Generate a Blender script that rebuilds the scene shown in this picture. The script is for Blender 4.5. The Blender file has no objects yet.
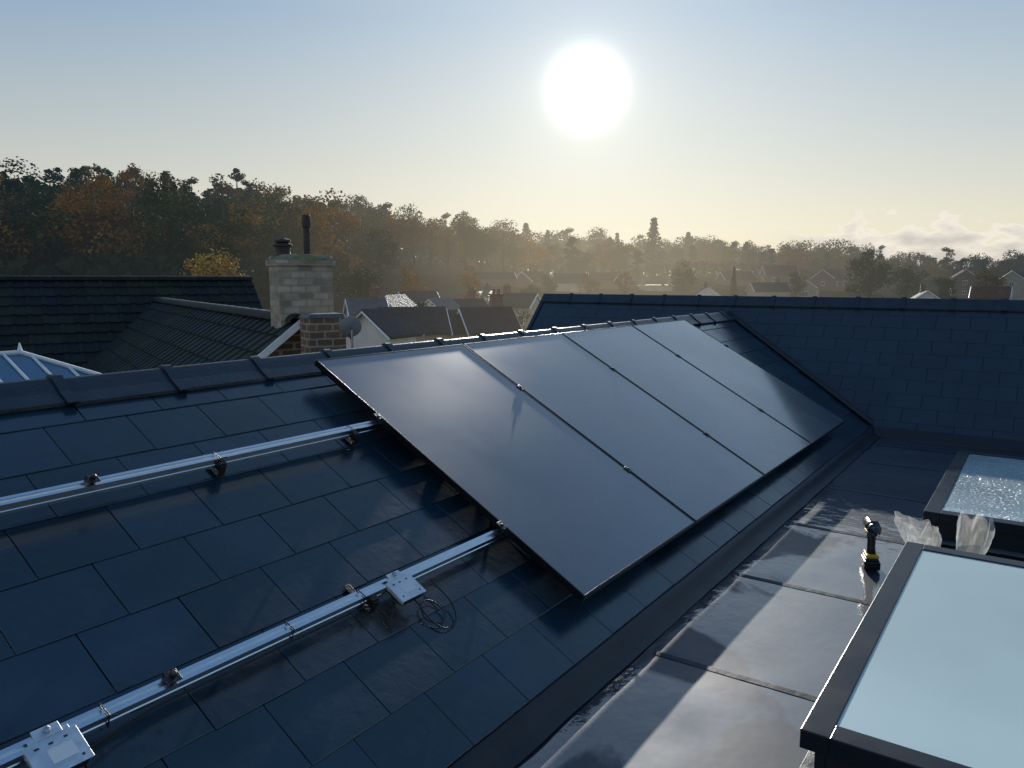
import bpy, math, random
from mathutils import Vector, Matrix, noise
C = bpy.data.collections.new("Scene_things"); bpy.context.scene.collection.children.link(C)
R = math.radians
rnd = random.Random(7)

# ------------------------------------------------------------------ camera frame
F = 770.0; PITCH = R(7.77); HEAD = R(34.94); CAMZ = 1.48
fwd0 = Vector((math.cos(HEAD), math.sin(HEAD), 0)); rt0 = Vector((math.sin(HEAD), -math.cos(HEAD), 0))
CAM = Vector((0, 0, CAMZ))
def ray(px, py):
    x = (px-512)/F; y = (384-py)/F
    f = math.cos(PITCH)+y*math.sin(PITCH); u = -math.sin(PITCH)+y*math.cos(PITCH)
    return fwd0*f+rt0*x+Vector((0, 0, u))
def wp(px, d, z=0.0):
    p = fwd0*d+rt0*(d*(px-512)/(F*1.005)); p.z = z; return p
def zpx(py, d): return CAMZ-(py-279)/775.0*d
SUN_AZ = HEAD-R(5.3); SUN_EL = R(13.2); LAMP_EL = R(16.4)
def sundir(el): return Vector((math.cos(SUN_AZ)*math.cos(el), math.sin(SUN_AZ)*math.cos(el), math.sin(el)))

# ------------------------------------------------------------------ mesh helper
class MB:
    def __init__(s): s.v = []; s.f = []; s.m = []
    def add(s, vs, fs, mi=0):
        o = len(s.v); s.v += [Vector(p) for p in vs]
        for f in fs: s.f.append([o+i for i in f]); s.m.append(mi)
    def quad(s, a, b, c, d, mi=0): s.add([a, b, c, d], [(0, 1, 2, 3)], mi)
    def hexa(s, p, mi=0):
        s.add(p, [(3, 2, 1, 0), (4, 5, 6, 7), (0, 1, 5, 4), (1, 2, 6, 5), (2, 3, 7, 6), (3, 0, 4, 7)], mi)
    def box(s, c, sz, M=None, mi=0, taper=1.0):
        x, y, z = sz[0]/2, sz[1]/2, sz[2]/2; t = taper
        p = [(-x, -y, -z), (x, -y, -z), (x, y, -z), (-x, y, -z), (-x*t, -y*t, z), (x*t, -y*t, z), (x*t, y*t, z), (-x*t, y*t, z)]
        p = [Vector(q) for q in p]
        if M: p = [M @ q for q in p]
        s.hexa([q+Vector(c) for q in p], mi)
    def tube(s, pts, r, n=8, mi=0, caps=True):
        pts = [Vector(p) for p in pts]; rs = r if isinstance(r, (list, tuple)) else [r]*len(pts)
        o = len(s.v); N = len(pts); up = None
        for i, p in enumerate(pts):
            t = (pts[min(i+1, N-1)]-pts[max(i-1, 0)]).normalized()
            a = Vector((0, 0, 1)) if abs(t.z) < .9 else Vector((1, 0, 0))
            if up is not None: a = up
            b = t.cross(a)
            if b.length < 1e-5: b = t.cross(Vector((1, .3, .2)))
            b.normalize(); c = b.cross(t); up = c
            for k in range(n):
                an = 2*math.pi*k/n; s.v.append(p+(b*math.cos(an)+c*math.sin(an))*rs[i])
        for i in range(N-1):
            for k in range(n):
                s.f.append([o+i*n+k, o+i*n+(k+1) % n, o+(i+1)*n+(k+1) % n, o+(i+1)*n+k]); s.m.append(mi)
        if caps:
            s.f.append([o+k for k in range(n)][::-1]); s.m.append(mi)
            s.f.append([o+(N-1)*n+k for k in range(n)]); s.m.append(mi)
    def lathe(s, base, prof, n=20, mi=0, axis=None):
        M = Matrix.Identity(3) if axis is None else axis
        o = len(s.v)
        for (r, z) in prof:
            for k in range(n):
                an = 2*math.pi*k/n; s.v.append(Vector(base)+M @ Vector((r*math.cos(an), r*math.sin(an), z)))
        for i in range(len(prof)-1):
            for k in range(n):
                s.f.append([o+i*n+k, o+i*n+(k+1) % n, o+(i+1)*n+(k+1) % n, o+(i+1)*n+k]); s.m.append(mi)
        s.f.append([o+k for k in range(n)][::-1]); s.m.append(mi)
        s.f.append([o+(len(prof)-1)*n+k for k in range(n)]); s.m.append(mi)
    def build(s, name, mats, parent=None, smooth=False, bevel=0):
        me = bpy.data.meshes.new(name); me.from_pydata(s.v, [], s.f)
        for m in (mats if isinstance(mats, (list, tuple)) else [mats]): me.materials.append(m)
        me.polygons.foreach_set('material_index', s.m)
        if smooth: me.polygons.foreach_set('use_smooth', [True]*len(s.f))
        me.update()
        o = bpy.data.objects.new(name, me); C.objects.link(o)
        if parent:
            o.parent = parent
        if bevel:
            b = o.modifiers.new('bevel', 'BEVEL'); b.width = bevel; b.segments = 2; b.limit_method = 'ANGLE'
        return o
def empty(name, loc=(0, 0, 0), rz=0):
    o = bpy.data.objects.new(name, None); C.objects.link(o); o.location = loc; o.rotation_euler = (0, 0, rz); o.empty_display_size = .1
    return o
def tag(o, label, cat=None, group=None, kind=None):
    if label: o['label'] = label
    if cat: o['category'] = cat
    if group: o['group'] = group
    if kind: o['kind'] = kind
    return o
def copy_tree(o, parent=None):
    c = o.copy(); C.objects.link(c); c.parent = parent
    for ch in list(o.children): copy_tree(ch, c)
    return c

# ------------------------------------------------------------------ materials
PAINTED_HAZE_D = 460.0
def mat(name, col, rough=.6, metal=0, var=.0, vscale=8, bump=0, bscale=30, col2=None, painted_haze=False, island=0, objrand=None,
        coat=0, spec=.5, rvar=0, rscale=6, coatr=.05, detail=5, stretch=None, bdist=.02, bdet=4, puddle=False, drops=False):
    m = bpy.data.materials.new(name); m.use_nodes = True; nt = m.node_tree; N = nt.nodes; L = nt.links
    b = N['Principled BSDF']; out = N['Material Output']
    b.inputs['Roughness'].default_value = rough; b.inputs['Metallic'].default_value = metal
    b.inputs['Coat Weight'].default_value = coat; b.inputs['Specular IOR Level'].default_value = spec
    b.inputs['Coat Roughness'].default_value = coatr
    tc = N.new('ShaderNodeTexCoord'); src = tc.outputs['Object']
    if stretch:
        mp = N.new('ShaderNodeMapping'); mp.inputs['Scale'].default_value = stretch; L.new(src, mp.inputs[0]); src = mp.outputs[0]
    if col2 is None: col2 = tuple(x*(1-var) for x in col)
    no = N.new('ShaderNodeTexNoise'); no.inputs['Scale'].default_value = vscale; no.inputs['Detail'].default_value = detail; L.new(src, no.inputs['Vector'])
    ra = N.new('ShaderNodeValToRGB'); ra.color_ramp.elements[0].position = .35; ra.color_ramp.elements[1].position = .65
    ra.color_ramp.elements[0].color = (*col2, 1); ra.color_ramp.elements[1].color = (*col, 1)
    L.new(no.outputs['Fac'], ra.inputs[0]); c = ra.outputs[0]
    if objrand:
        oi = N.new('ShaderNodeObjectInfo'); r2 = N.new('ShaderNodeValToRGB'); els = r2.color_ramp.elements
        n = len(objrand); els[0].position = 0; els[0].color = (*objrand[0], 1); els[1].position = 1; els[1].color = (*objrand[-1], 1)
        for i in range(1, n-1):
            e = els.new(i/(n-1)); e.color = (*objrand[i], 1)
        L.new(oi.outputs['Random'], r2.inputs[0])
        mx = N.new('ShaderNodeMix'); mx.data_type = 'RGBA'; mx.blend_type = 'MULTIPLY'; mx.inputs[0].default_value = 1
        L.new(c, mx.inputs[6]); L.new(r2.outputs[0], mx.inputs[7]); c = mx.outputs[2]
    if island:
        ge = N.new('ShaderNodeNewGeometry'); mr = N.new('ShaderNodeMapRange'); mr.inputs[3].default_value = 1-island; mr.inputs[4].default_value = 1+island
        L.new(ge.outputs['Random Per Island'], mr.inputs[0])
        mx = N.new('ShaderNodeVectorMath'); mx.operation = 'SCALE'; L.new(c, mx.inputs[0]); L.new(mr.outputs[0], mx.inputs['Scale']); c = mx.outputs[0]
    L.new(c, b.inputs['Base Color'])
    if rvar:
        n2 = N.new('ShaderNodeTexNoise'); n2.inputs['Scale'].default_value = rscale; n2.inputs['Detail'].default_value = 6; L.new(src, n2.inputs['Vector'])
        mr = N.new('ShaderNodeMapRange'); mr.inputs[1].default_value = .35; mr.inputs[2].default_value = .65
        mr.inputs[3].default_value = max(.02, rough-rvar); mr.inputs[4].default_value = rough+rvar
        L.new(n2.outputs['Fac'], mr.inputs[0]); L.new(mr.outputs[0], b.inputs['Roughness'])
    if bump:
        bp = N.new('ShaderNodeBump'); bp.inputs['Strength'].default_value = bump; bp.inputs['Distance'].default_value = bdist
        n3 = N.new('ShaderNodeTexNoise'); n3.inputs['Scale'].default_value = bscale; n3.inputs['Detail'].default_value = bdet; L.new(src, n3.inputs['Vector'])
        L.new(n3.outputs['Fac'], bp.inputs['Height'])
        L.new(bp.outputs[0], b.inputs['Normal'])
        if not puddle: L.new(bp.outputs[0], b.inputs['Coat Normal'])
    if drops:    # water droplets
        vo = N.new('ShaderNodeTexVoronoi'); vo.inputs['Scale'].default_value = 48; L.new(src, vo.inputs['Vector'])
        md = N.new('ShaderNodeMapRange'); md.interpolation_type = 'SMOOTHSTEP'; md.inputs[1].default_value = .42; md.inputs[2].default_value = .1; L.new(vo.outputs['Distance'], md.inputs[0])
        b3 = N.new('ShaderNodeBump'); b3.inputs['Strength'].default_value = .8; b3.inputs['Distance'].default_value = .008; L.new(md.outputs[0], b3.inputs['Height']); L.new(b3.outputs[0], b.inputs['Coat Normal']); L.new(b3.outputs[0], b.inputs['Normal'])
    if puddle:   # standing water film: patches of smooth coat with small ripples
        n4 = N.new('ShaderNodeTexNoise'); n4.inputs['Scale'].default_value = 1.1; n4.inputs['Detail'].default_value = 7; n4.inputs['Distortion'].default_value = .9; L.new(src, n4.inputs['Vector'])
        m4 = N.new('ShaderNodeMapRange'); m4.inputs[1].default_value = .44; m4.inputs[2].default_value = .475; m4.inputs[3].default_value = .22; m4.inputs[4].default_value = 1; L.new(n4.outputs['Fac'], m4.inputs[0]); L.new(m4.outputs[0], b.inputs['Coat Weight'])
        b2 = N.new('ShaderNodeBump'); b2.inputs['Strength'].default_value = .28; b2.inputs['Distance'].default_value = .014
        n5 = N.new('ShaderNodeTexNoise'); n5.inputs['Scale'].default_value = 8; n5.inputs['Detail'].default_value = 5; L.new(src, n5.inputs['Vector']); L.new(n5.outputs['Fac'], b2.inputs['Height']); L.new(b2.outputs[0], b.inputs['Coat Normal'])
        b.inputs['Coat IOR'].default_value = 1.9
    sh = b.outputs[0]
    if painted_haze:  # Haze painted into the surface as emission, stronger with distance, warmer toward the sun
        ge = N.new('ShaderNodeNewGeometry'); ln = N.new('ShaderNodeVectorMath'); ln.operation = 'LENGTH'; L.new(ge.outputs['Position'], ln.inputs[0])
        e1 = N.new('ShaderNodeMath'); e1.operation = 'DIVIDE'; e1.inputs[1].default_value = -PAINTED_HAZE_D; L.new(ln.outputs['Value'], e1.inputs[0])
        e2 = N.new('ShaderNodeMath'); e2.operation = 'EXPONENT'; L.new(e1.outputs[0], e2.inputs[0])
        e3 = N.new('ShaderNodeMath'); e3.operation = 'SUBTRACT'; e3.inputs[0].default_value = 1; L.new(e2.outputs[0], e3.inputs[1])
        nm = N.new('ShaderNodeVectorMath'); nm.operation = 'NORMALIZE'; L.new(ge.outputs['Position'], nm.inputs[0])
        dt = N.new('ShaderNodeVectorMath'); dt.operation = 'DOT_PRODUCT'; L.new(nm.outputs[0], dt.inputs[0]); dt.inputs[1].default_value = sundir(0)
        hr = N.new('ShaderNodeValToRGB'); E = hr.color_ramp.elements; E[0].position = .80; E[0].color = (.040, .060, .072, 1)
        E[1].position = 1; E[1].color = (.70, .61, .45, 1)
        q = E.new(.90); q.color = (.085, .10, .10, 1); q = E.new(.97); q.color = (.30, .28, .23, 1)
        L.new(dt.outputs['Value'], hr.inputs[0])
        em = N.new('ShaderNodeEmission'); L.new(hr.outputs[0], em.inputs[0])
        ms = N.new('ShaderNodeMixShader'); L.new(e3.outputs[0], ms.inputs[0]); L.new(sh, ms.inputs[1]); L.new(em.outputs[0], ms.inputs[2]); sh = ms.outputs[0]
    L.new(sh, out.inputs[0])
    return m
def brick(name, c1, c2, mortar, painted_haze=False, bw=.225, rh=.075, ms=.008, dirt=.5):
    m = mat(name, c1, .85, painted_haze=painted_haze); nt = m.node_tree; N = nt.nodes; L = nt.links; b = N['Principled BSDF']
    tc = N.new('ShaderNodeTexCoord'); sp = N.new('ShaderNodeSeparateXYZ'); L.new(tc.outputs['Object'], sp.inputs[0])
    ad = N.new('ShaderNodeMath'); L.new(sp.outputs[0], ad.inputs[0]); L.new(sp.outputs[1], ad.inputs[1])
    cb = N.new('ShaderNodeCombineXYZ'); L.new(ad.outputs[0], cb.inputs[0]); L.new(sp.outputs[2], cb.inputs[1])
    br = N.new('ShaderNodeTexBrick'); br.inputs['Scale'].default_value = 1; br.inputs['Brick Width'].default_value = bw; br.inputs['Row Height'].default_value = rh
    br.inputs['Mortar Size'].default_value = ms; br.inputs['Color1'].default_value = (*c1, 1); br.inputs['Color2'].default_value = (*c2, 1); br.inputs['Mortar'].default_value = (*mortar, 1)
    no = N.new('ShaderNodeTexNoise'); no.inputs['Scale'].default_value = 6; L.new(tc.outputs['Object'], no.inputs['Vector'])
    wob = N.new('ShaderNodeVectorMath'); wob.operation = 'MULTIPLY_ADD'; L.new(no.outputs['Color'], wob.inputs[0]); wob.inputs[1].default_value = (.03, .02, 0); L.new(cb.outputs[0], wob.inputs[2])
    L.new(wob.outputs[0], br.inputs['Vector'])
    mx = N.new('ShaderNodeMix'); mx.data_type = 'RGBA'; mx.blend_type = 'MULTIPLY'; mx.inputs[0].default_value = dirt
    L.new(br.outputs[0], mx.inputs[6]); L.new(no.outputs['Fac'], mx.inputs[7]); L.new(mx.outputs[2], b.inputs['Base Color'])
    bp = N.new('ShaderNodeBump'); bp.inputs['Strength'].default_value = .9; bp.inputs['Distance'].default_value = .015; bp.invert = True
    L.new(br.outputs['Fac'], bp.inputs['Height']); L.new(bp.outputs[0], b.inputs['Normal'])
    return m

M = {}
M['slate'] = mat('slate', (.012, .034, .054), .20, var=.30, vscale=3, bump=.05, bscale=26, island=.26, rvar=.05, rscale=2, spec=.7)
M['wing_slate'] = mat('wing_slate', (.020, .035, .054), .36, var=.2, vscale=2, bump=.08, bscale=35, island=.07, rvar=.05, rscale=1.5, spec=.5)
M['ridge'] = mat('ridge_clay', (.022, .031, .042), .36, var=.35, vscale=9, bump=.12, bscale=50, island=.1)
M['rubber'] = mat('wet_membrane', (.022, .034, .052), .55, var=.45, vscale=1.3, bump=.10, bscale=2.2, rvar=.10, rscale=1.8, spec=.35, coat=1, coatr=.04, bdist=.05, puddle=True, detail=8)
M['seam'] = mat('lap_membrane', (.018, .026, .038), .5, var=.4, vscale=6, bump=.2, bscale=12, spec=.3)
M['upstand'] = mat('upstand_membrane', (.014, .018, .024), .42, var=.3, vscale=4, bump=.1, bscale=8, spec=.4)
M['trim'] = mat('black_trim', (.014, .018, .024), .4, bump=.1, bscale=40)
M['lead'] = mat('lead', (.10, .11, .12), .5, var=.4, vscale=10, bump=.3)
M['glass_pv'] = mat('panel_glass', (.034, .048, .070), .27, var=.2, vscale=1.2, rvar=.06, rscale=1.5, spec=1.0, coat=1.0, coatr=.10)
M['frame_pv'] = mat('panel_frame', (.012, .013, .015), .32, metal=.6)
M['alu'] = mat('aluminium', (.80, .82, .84), .24, metal=1, var=.12, vscale=20, stretch=(1, 12, 12))
M['plate'] = mat('zinc_plate', (.72, .74, .76), .36, metal=.6, var=.2, vscale=25)
M['black'] = mat('black_plastic', (.014, .014, .016), .4, bump=.1, bscale=80)
M['rubber_cable'] = mat('cable', (.010, .010, .011), .45)
M['steel'] = mat('steel', (.45, .46, .48), .3, metal=1)
M['yellow'] = mat('yellow_plastic', (.62, .38, .02), .42, bump=.1, bscale=80)
M['sky_frame'] = mat('skylight_frame', (.012, .016, .022), .30, spec=.25, rvar=.04)
M['sky_glass'] = mat('skylight_glass', (.54, .66, .62), .35, var=.25, vscale=.7, detail=3, coat=.7, coatr=.08)
M['sky_glass_wet'] = mat('skylight_glass_wet', (.50, .62, .62), .2, var=.25, vscale=3, detail=4, coat=1, coatr=.04, drops=True)
M['label'] = mat('sticker', (.7, .7, .7), .5)
M['wall_own'] = mat('render', (.45, .43, .40), .85, var=.2)
M['buff_brick'] = brick('buff_brick', (.62, .52, .38), (.30, .25, .18), (.40, .36, .30), bw=.19, rh=.088, ms=.010)
M['brown_brick'] = brick('brown_brick', (.26, .15, .09), (.14, .09, .06), (.38, .31, .24), bw=.19, rh=.088, ms=.012)
M['moss'] = mat('moss_mortar', (.16, .20, .04), .95, col2=(.26, .23, .18), vscale=7, bump=.9, bscale=25)
M['neigh_tile'] = mat('concrete_tile', (.018, .024, .012), .7, col2=(.012, .015, .020), vscale=.9, bump=.3, bscale=30, spec=.25, island=.3)
M['white'] = mat('white_paint', (.80, .80, .78), .5, var=.12)
M['pot'] = mat('pot', (.045, .032, .028), .6, var=.4)
M['dish'] = mat('dish', (.22, .23, .24), .5, var=.2)
M['cons_glass'] = mat('blue_glass', (.04, .13, .22), .08, coat=.5)
M['h_white'] = mat('h_white', (.74, .72, .68), .8, var=.2, vscale=1.5, painted_haze=True)
M['h_brick'] = brick('h_brick', (.30, .13, .08), (.22, .10, .06), (.32, .27, .23), painted_haze=True)
M['h_cream'] = mat('h_cream', (.42, .36, .28), .8, var=.25, vscale=1.5, painted_haze=True)
M['h_roof'] = mat('h_roof', (.030, .030, .034), .7, var=.5, vscale=2, painted_haze=True, spec=.25, bump=.4, bscale=4, bdist=.1)
M['h_greyroof'] = mat('h_greyroof', (.08, .09, .10), .55, var=.4, vscale=2, painted_haze=True, spec=.4, bump=.3, bscale=4, bdist=.1)
M['h_redroof'] = mat('h_redroof', (.18, .065, .04), .85, var=.5, vscale=2, painted_haze=True, spec=.12)
M['h_glass'] = mat('h_glass', (.03, .04, .05), .1, painted_haze=True)
M['h_frame'] = mat('h_frame', (.80, .80, .80), .5, painted_haze=True)
M['bark'] = mat('bark', (.04, .03, .022), .9, painted_haze=True, spec=.1)
M['leaf_green'] = mat('leaf_green', (.062, .088, .026), .9, col2=(.024, .038, .013), vscale=.35, painted_haze=True, objrand=[(.55, .75, .7), (1.1, 1, .7), (1.7, 1.3, .7)], spec=.1, detail=1)
M['leaf_autumn'] = mat('leaf_autumn', (.30, .17, .038), .9, col2=(.10, .065, .022), vscale=.35, painted_haze=True, objrand=[(.35, .55, .6), (1, .95, .9), (1.3, .8, .6), (1.6, 1.5, .8)], spec=.1, detail=1)
M['leaf_pine'] = mat('leaf_pine', (.018, .034, .018), .9, col2=(.008, .015, .009), vscale=.6, painted_haze=True, objrand=[(.8, .9, .9), (1.3, 1.2, 1)], spec=.1, detail=1)
M['leaf_gold'] = mat('leaf_gold', (.60, .36, .06), .9, col2=(.32, .20, .04), vscale=.8, painted_haze=True, spec=.1, detail=2)
M['ground'] = mat('grassland', (.025, .028, .012), .95, col2=(.020, .015, .009), vscale=.08, painted_haze=True, spec=0)
def plastic():
    m = bpy.data.materials.new('clear_plastic'); m.use_nodes = True; N = m.node_tree.nodes; L = m.node_tree.links
    b = N['Principled BSDF']; b.inputs['Base Color'].default_value = (.88, .90, .88, 1); b.inputs['Roughness'].default_value = .08
    t = N.new('ShaderNodeBsdfTransparent'); lw = N.new('ShaderNodeLayerWeight'); lw.inputs[0].default_value = .5
    tl = N.new('ShaderNodeBsdfTranslucent'); tl.inputs[0].default_value = (.95, .95, .90, 1); m2 = N.new('ShaderNodeMixShader'); m2.inputs[0].default_value = .65
    L.new(b.outputs[0], m2.inputs[1]); L.new(tl.outputs[0], m2.inputs[2])
    mr = N.new('ShaderNodeMapRange'); mr.inputs[3].default_value = .10; mr.inputs[4].default_value = .55; L.new(lw.outputs['Facing'], mr.inputs[0])
    ms = N.new('ShaderNodeMixShader'); L.new(mr.outputs[0], ms.inputs[0]); L.new(t.outputs[0], ms.inputs[1]); L.new(m2.outputs[0], ms.inputs[2])
    L.new(ms.outputs[0], N['Material Output'].inputs[0]); return m
M['plastic'] = plastic()

# ------------------------------------------------------------------ own roof
TH = R(29); ct, st = math.cos(TH), math.sin(TH)
def S(X, s, h=0): return Vector((X, 1.4+s*ct-h*st, .12+s*st+h*ct))
def s_from_px(px, py, h):      # where on the slope a thing of the photo stands
    d = ray(px, py); n = Vector((0, -st, ct)); o = S(0, 0, h)
    p = CAM+d*((o-CAM).dot(n)/d.dot(n)); return p.x, (p-S(0, 0, h)).dot(Vector((0, ct, st)))
def slates(mb, f, u0, u1, s0, s1, w=.30, ex=.225, th=.0036, rs=1, cut=None, jit=.0006):
    r = random.Random(rs); row = 0; s = s0
    while s < s1-.02:
        e = min(s+ex*1.12, s1); n = int((u1-u0)/w)+2
        for i in range(n):
            g = r.uniform(.0012, .0020)
            a = u0+(i-(.5 if row % 2 else 0))*w+g; b = a+w-2*g
            a = max(a, u0); b = min(b, u1)
            if b-a < .03: continue
            if cut and not cut((a+b)/2, s): continue
            j = [r.uniform(-jit, jit) for _ in range(4)]; sl = s+r.uniform(-.0015, .0015); sr = sl+r.uniform(-.0010, .0010)
            hb, ht = th*1.9, th*.5; ch = min(.0013, th*.35)
            mb.add([f(a, sl, hb-th+j[0]), f(b, sr, hb-th+j[1]), f(b, e, ht-th+j[2]), f(a, e, ht-th+j[3]),
                    f(a, sl, hb-ch+j[0]), f(b, sr, hb-ch+j[1]), f(a+ch, sl+ch*1.5, hb+j[0]), f(b-ch, sr+ch*1.5, hb+j[1]), f(b-ch, e, ht+j[2]), f(a+ch, e, ht+j[3]), f(b, e, ht-ch+j[2]), f(a, e, ht-ch+j[3])],
                   [(0, 1, 5, 4), (4, 5, 7, 6), (6, 7, 8, 9), (5, 10, 8, 7), (4, 6, 9, 11), (1, 2, 10, 5), (0, 4, 11, 3), (3, 2, 1, 0)])
        s += ex; row += 1
SA = 1.944
house = tag(empty('slate_roof_house', (0, 0, -4.2)), 'dark slate roofed house with wet black flat roof, carrying the solar panels in the foreground', 'house')
def own(mb, name, m, **k):
    o = mb.build(name, m, house, **k); o.matrix_parent_inverse = Matrix.Translation((0, 0, 4.2)); return o
mb = MB(); slates(mb, S, -4, 8.92, -.08, SA-.01, rs=3, cut=lambda X, s: X < 8.04+s*.6)
mb.quad(S(-4, -.06, -.02), S(8.04, -.06, -.02), S(8.9, SA, -.02), S(-4, SA, -.02))
own(mb, 'slate_slope', M['slate'])
AP = S(0, SA); AY, AZ = AP.y, AP.z
def SB(X, s, h=0): return Vector((X, AY+(SA-s)*ct+h*st, AZ-(SA-s)*st+h*ct))
mb = MB(); slates(mb, SB, -4, 8.85, -.6, SA-.01, rs=4); mb.quad(SB(-4, -.6, -.02), SB(8.85, -.6, -.02), SB(8.85, SA, -.02), SB(-4, SA, -.02))
own(mb, 'rear_slope', M['slate'])
WX, PH = 7.88, R(47); cp, sp_ = math.cos(PH), math.sin(PH); WL = 1.69; WY0, WY1 = 5.75, -6.0
def W(Y, s, h=0): return Vector((WX+s*cp-h*sp_, -Y, s*sp_+h*cp))
mb = MB(); slates(mb, W, -WY0, -WY1, .02, WL-.01, w=.30, ex=.165, th=.0030, rs=9, jit=.0003); mb.quad(W(-WY0, -.2, -.02), W(-WY1, -.2, -.02), W(-WY1, WL, -.02), W(-WY0, WL, -.02))
own(mb, 'wing_slope', M['wing_slate'])
WRX = WX+WL*cp; WRZ = WL*sp_
mb = MB(); mb.hexa([(WRX, -6, WRZ-.03), (WRX+2.4, -6, WRZ-1.5), (WRX+2.4, WY0, WRZ-1.5), (WRX, WY0, WRZ-.03), (WRX, -6, WRZ), (WRX+2.4, -6, WRZ-1.45), (WRX+2.4, WY0, WRZ-1.45), (WRX, WY0, WRZ)])
own(mb, 'wing_rear_slope', M['wing_slate'])
mb = MB()
mb.hexa([W(-WY0-.03, -.2, -.05), W(-WY0+.02, -.2, -.05), W(-WY0+.02, WL, -.05), W(-WY0-.03, WL, -.05), W(-WY0-.03, -.2, .02), W(-WY0+.02, -.2, .02), W(-WY0+.02, WL, .02), W(-WY0-.03, WL, .02)])
own(mb, 'verge_trim', M['trim'])
def ridge_tile(P, u, v, L_, leg, drop, collar=True):
    mb = MB(); P = Vector(P); u = Vector(u); v = Vector(v); z = Vector((0, 0, 1))
    outer = [(-leg, -drop+.026), (-leg*.55, -.006), (-leg*.25, .026), (-leg*.10, .040), (0, .044), (leg*.10, .040), (leg*.25, .026), (leg*.55, -.006), (leg, -drop+.026)]
    inner = [(a*.97, b-.014) for a, b in outer]
    def pr(x0, x1, k):
        n = len(outer); vs = []
        for x in (x0, x1):
            for (a, b) in outer: vs.append(P+u*x+v*(a*k)+z*(b*k+(k-1)*.04))
            for (a, b) in inner: vs.append(P+u*x+v*a+z*b)
        fs = []
        for i in range(n-1):
            fs.append((i, i+1, 2*n+i+1, 2*n+i)); fs.append((n+i+1, n+i, 3*n+i, 3*n+i+1))
            fs.append((i+1, i, n+i, n+i+1)); fs.append((2*n+i, 2*n+i+1, 3*n+i+1, 3*n+i))
        fs.append((0, 2*n, 3*n, n)); fs.append((n-1, 2*n-1, 4*n-1, 3*n-1)); mb.add(vs, fs)
    pr(.002, L_-.004, 1.0)
    if collar: pr(L_-.032, L_+.010, 1.14)
    return mb
x = -4.0
while x < 8.75:
    own(ridge_tile((x, AY, AZ+rnd.uniform(-.003, .004)), (1, rnd.uniform(-.008, .008), 0), (0, 1, 0), .45, .120, .066), 'ridge_tile', M['ridge']); x += .45
y = WY0+.02
while y > WY1:
    own(ridge_tile((WRX, y, WRZ+rnd.uniform(-.003, .003)), (0, -1, 0), (1, 0, 0), .45, .09, .085), 'ridge_tile', M['ridge']); y -= .45
mb = MB()
v0 = Vector((WX+.08/1.072, S(0, -.08).y, .085)); v1 = Vector((WX+AZ/1.072, AY, AZ))
a = Vector((-.055, .0, .004)); b = Vector((.02, 0, .050))
mb.quad(v0+a+Vector((0, 0, .02)), v0+Vector((0, 0, .012)), v1+Vector((0, 0, .012)), v1+a+Vector((0, 0, .02))); mb.quad(v0+Vector((0, 0, .012)), v0+b, v1+b, v1+Vector((0, 0, .012)))
mb.tube([v0+a+Vector((0, 0, .02)), v1+a+Vector((0, 0, .02))], .008, 6); mb.tube([v0+b, v1+b], .007, 6)
own(mb, 'valley_flashing', M['trim'])
mb = MB(); nx, ny = 150, 96
X0, X1, Y0, Y1 = -4, 7.90, -6, 1.27
def fz(x, y): return .005*noise.noise((x*.8, y*.8, 0))+.0025*noise.noise((x*2.5, y*2.5, 3))+.0012*noise.noise((x*5, y*9, 8))
vs = [(X0+(X1-X0)*i/nx, Y0+(Y1-Y0)*j/ny) for i in range(nx+1) for j in range(ny+1)]
mb.add([(p[0], p[1], fz(*p)) for p in vs], [(i*(ny+1)+j, (i+1)*(ny+1)+j, (i+1)*(ny+1)+j+1, i*(ny+1)+j+1) for i in range(nx) for j in range(ny)])
own(mb, 'flat_roof', M['rubber'], smooth=True)
mb = MB()
prof = [(1.235, .007), (1.262, .016), (1.285, .034), (1.300, .058), (1.318, .076), (1.345, .082), (1.40, .086)]
np_ = len(prof); nxs = 150
mb.add([(-4+11.95*k/nxs, ya+.006*noise.noise((k*.37, za*9, 2)), za+.003*noise.noise((k*.5, 4, za*5))*(za < .08)) for k in range(nxs+1) for ya, za in prof], [(k*np_+i, (k+1)*np_+i, (k+1)*np_+i+1, k*np_+i+1) for k in range(nxs) for i in range(np_-1)])
own(mb, 'eaves_upstand', M['upstand'], smooth=True)
mb = MB(); mb.hexa([(WX-.07, -6, .0), (WX+.03, -6, .0), (WX+.03, 1.3, .0), (WX-.07, 1.3, .0), (WX-.01, -6, .09), (WX+.03, -6, .09), (WX+.03, 1.3, .09), (WX-.01, 1.3, .09)]); own(mb, 'wing_upstand', M['upstand'], bevel=.01)
for X in (-.3, .7, 1.7, 2.7, 3.69, 4.68, 5.67, 6.66, 7.4):
    mb = MB(); n = 90; sk_ = rnd.uniform(-.012, .012)
    for i in range(n):
        ya, yb = -6+7.2*i/n, -6+7.2*(i+1)/n
        wa, wb = [.014*noise.noise((X*3, q*1.6, 1))+.005*noise.noise((X*3, q*7, 1))+sk_*q for q in (ya, yb)]
        mb.quad((X+wa, ya, fz(X, ya)+.002), (X+.028+wa, ya, fz(X, ya)+.0045), (X+.028+wb, yb, fz(X, yb)+.0045), (X+wb, yb, fz(X, yb)+.002))
        mb.quad((X+.028+wa, ya, fz(X, ya)+.0045), (X+.036+wa, ya, -.01), (X+.036+wb, yb, -.01), (X+.028+wb, yb, fz(X, yb)+.0045))
    own(mb, 'lap_seam', M['seam'])
mb = MB(); mb.hexa([(-3.9, -5.9, -4.2), (10.2, -5.9, -4.2), (10.2, 4.9, -4.2), (-3.9, 4.9, -4.2), (-3.9, -5.9, -.05), (10.2, -5.9, -.05), (10.2, 4.9, -.05), (-3.9, 4.9, -.05)])
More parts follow.
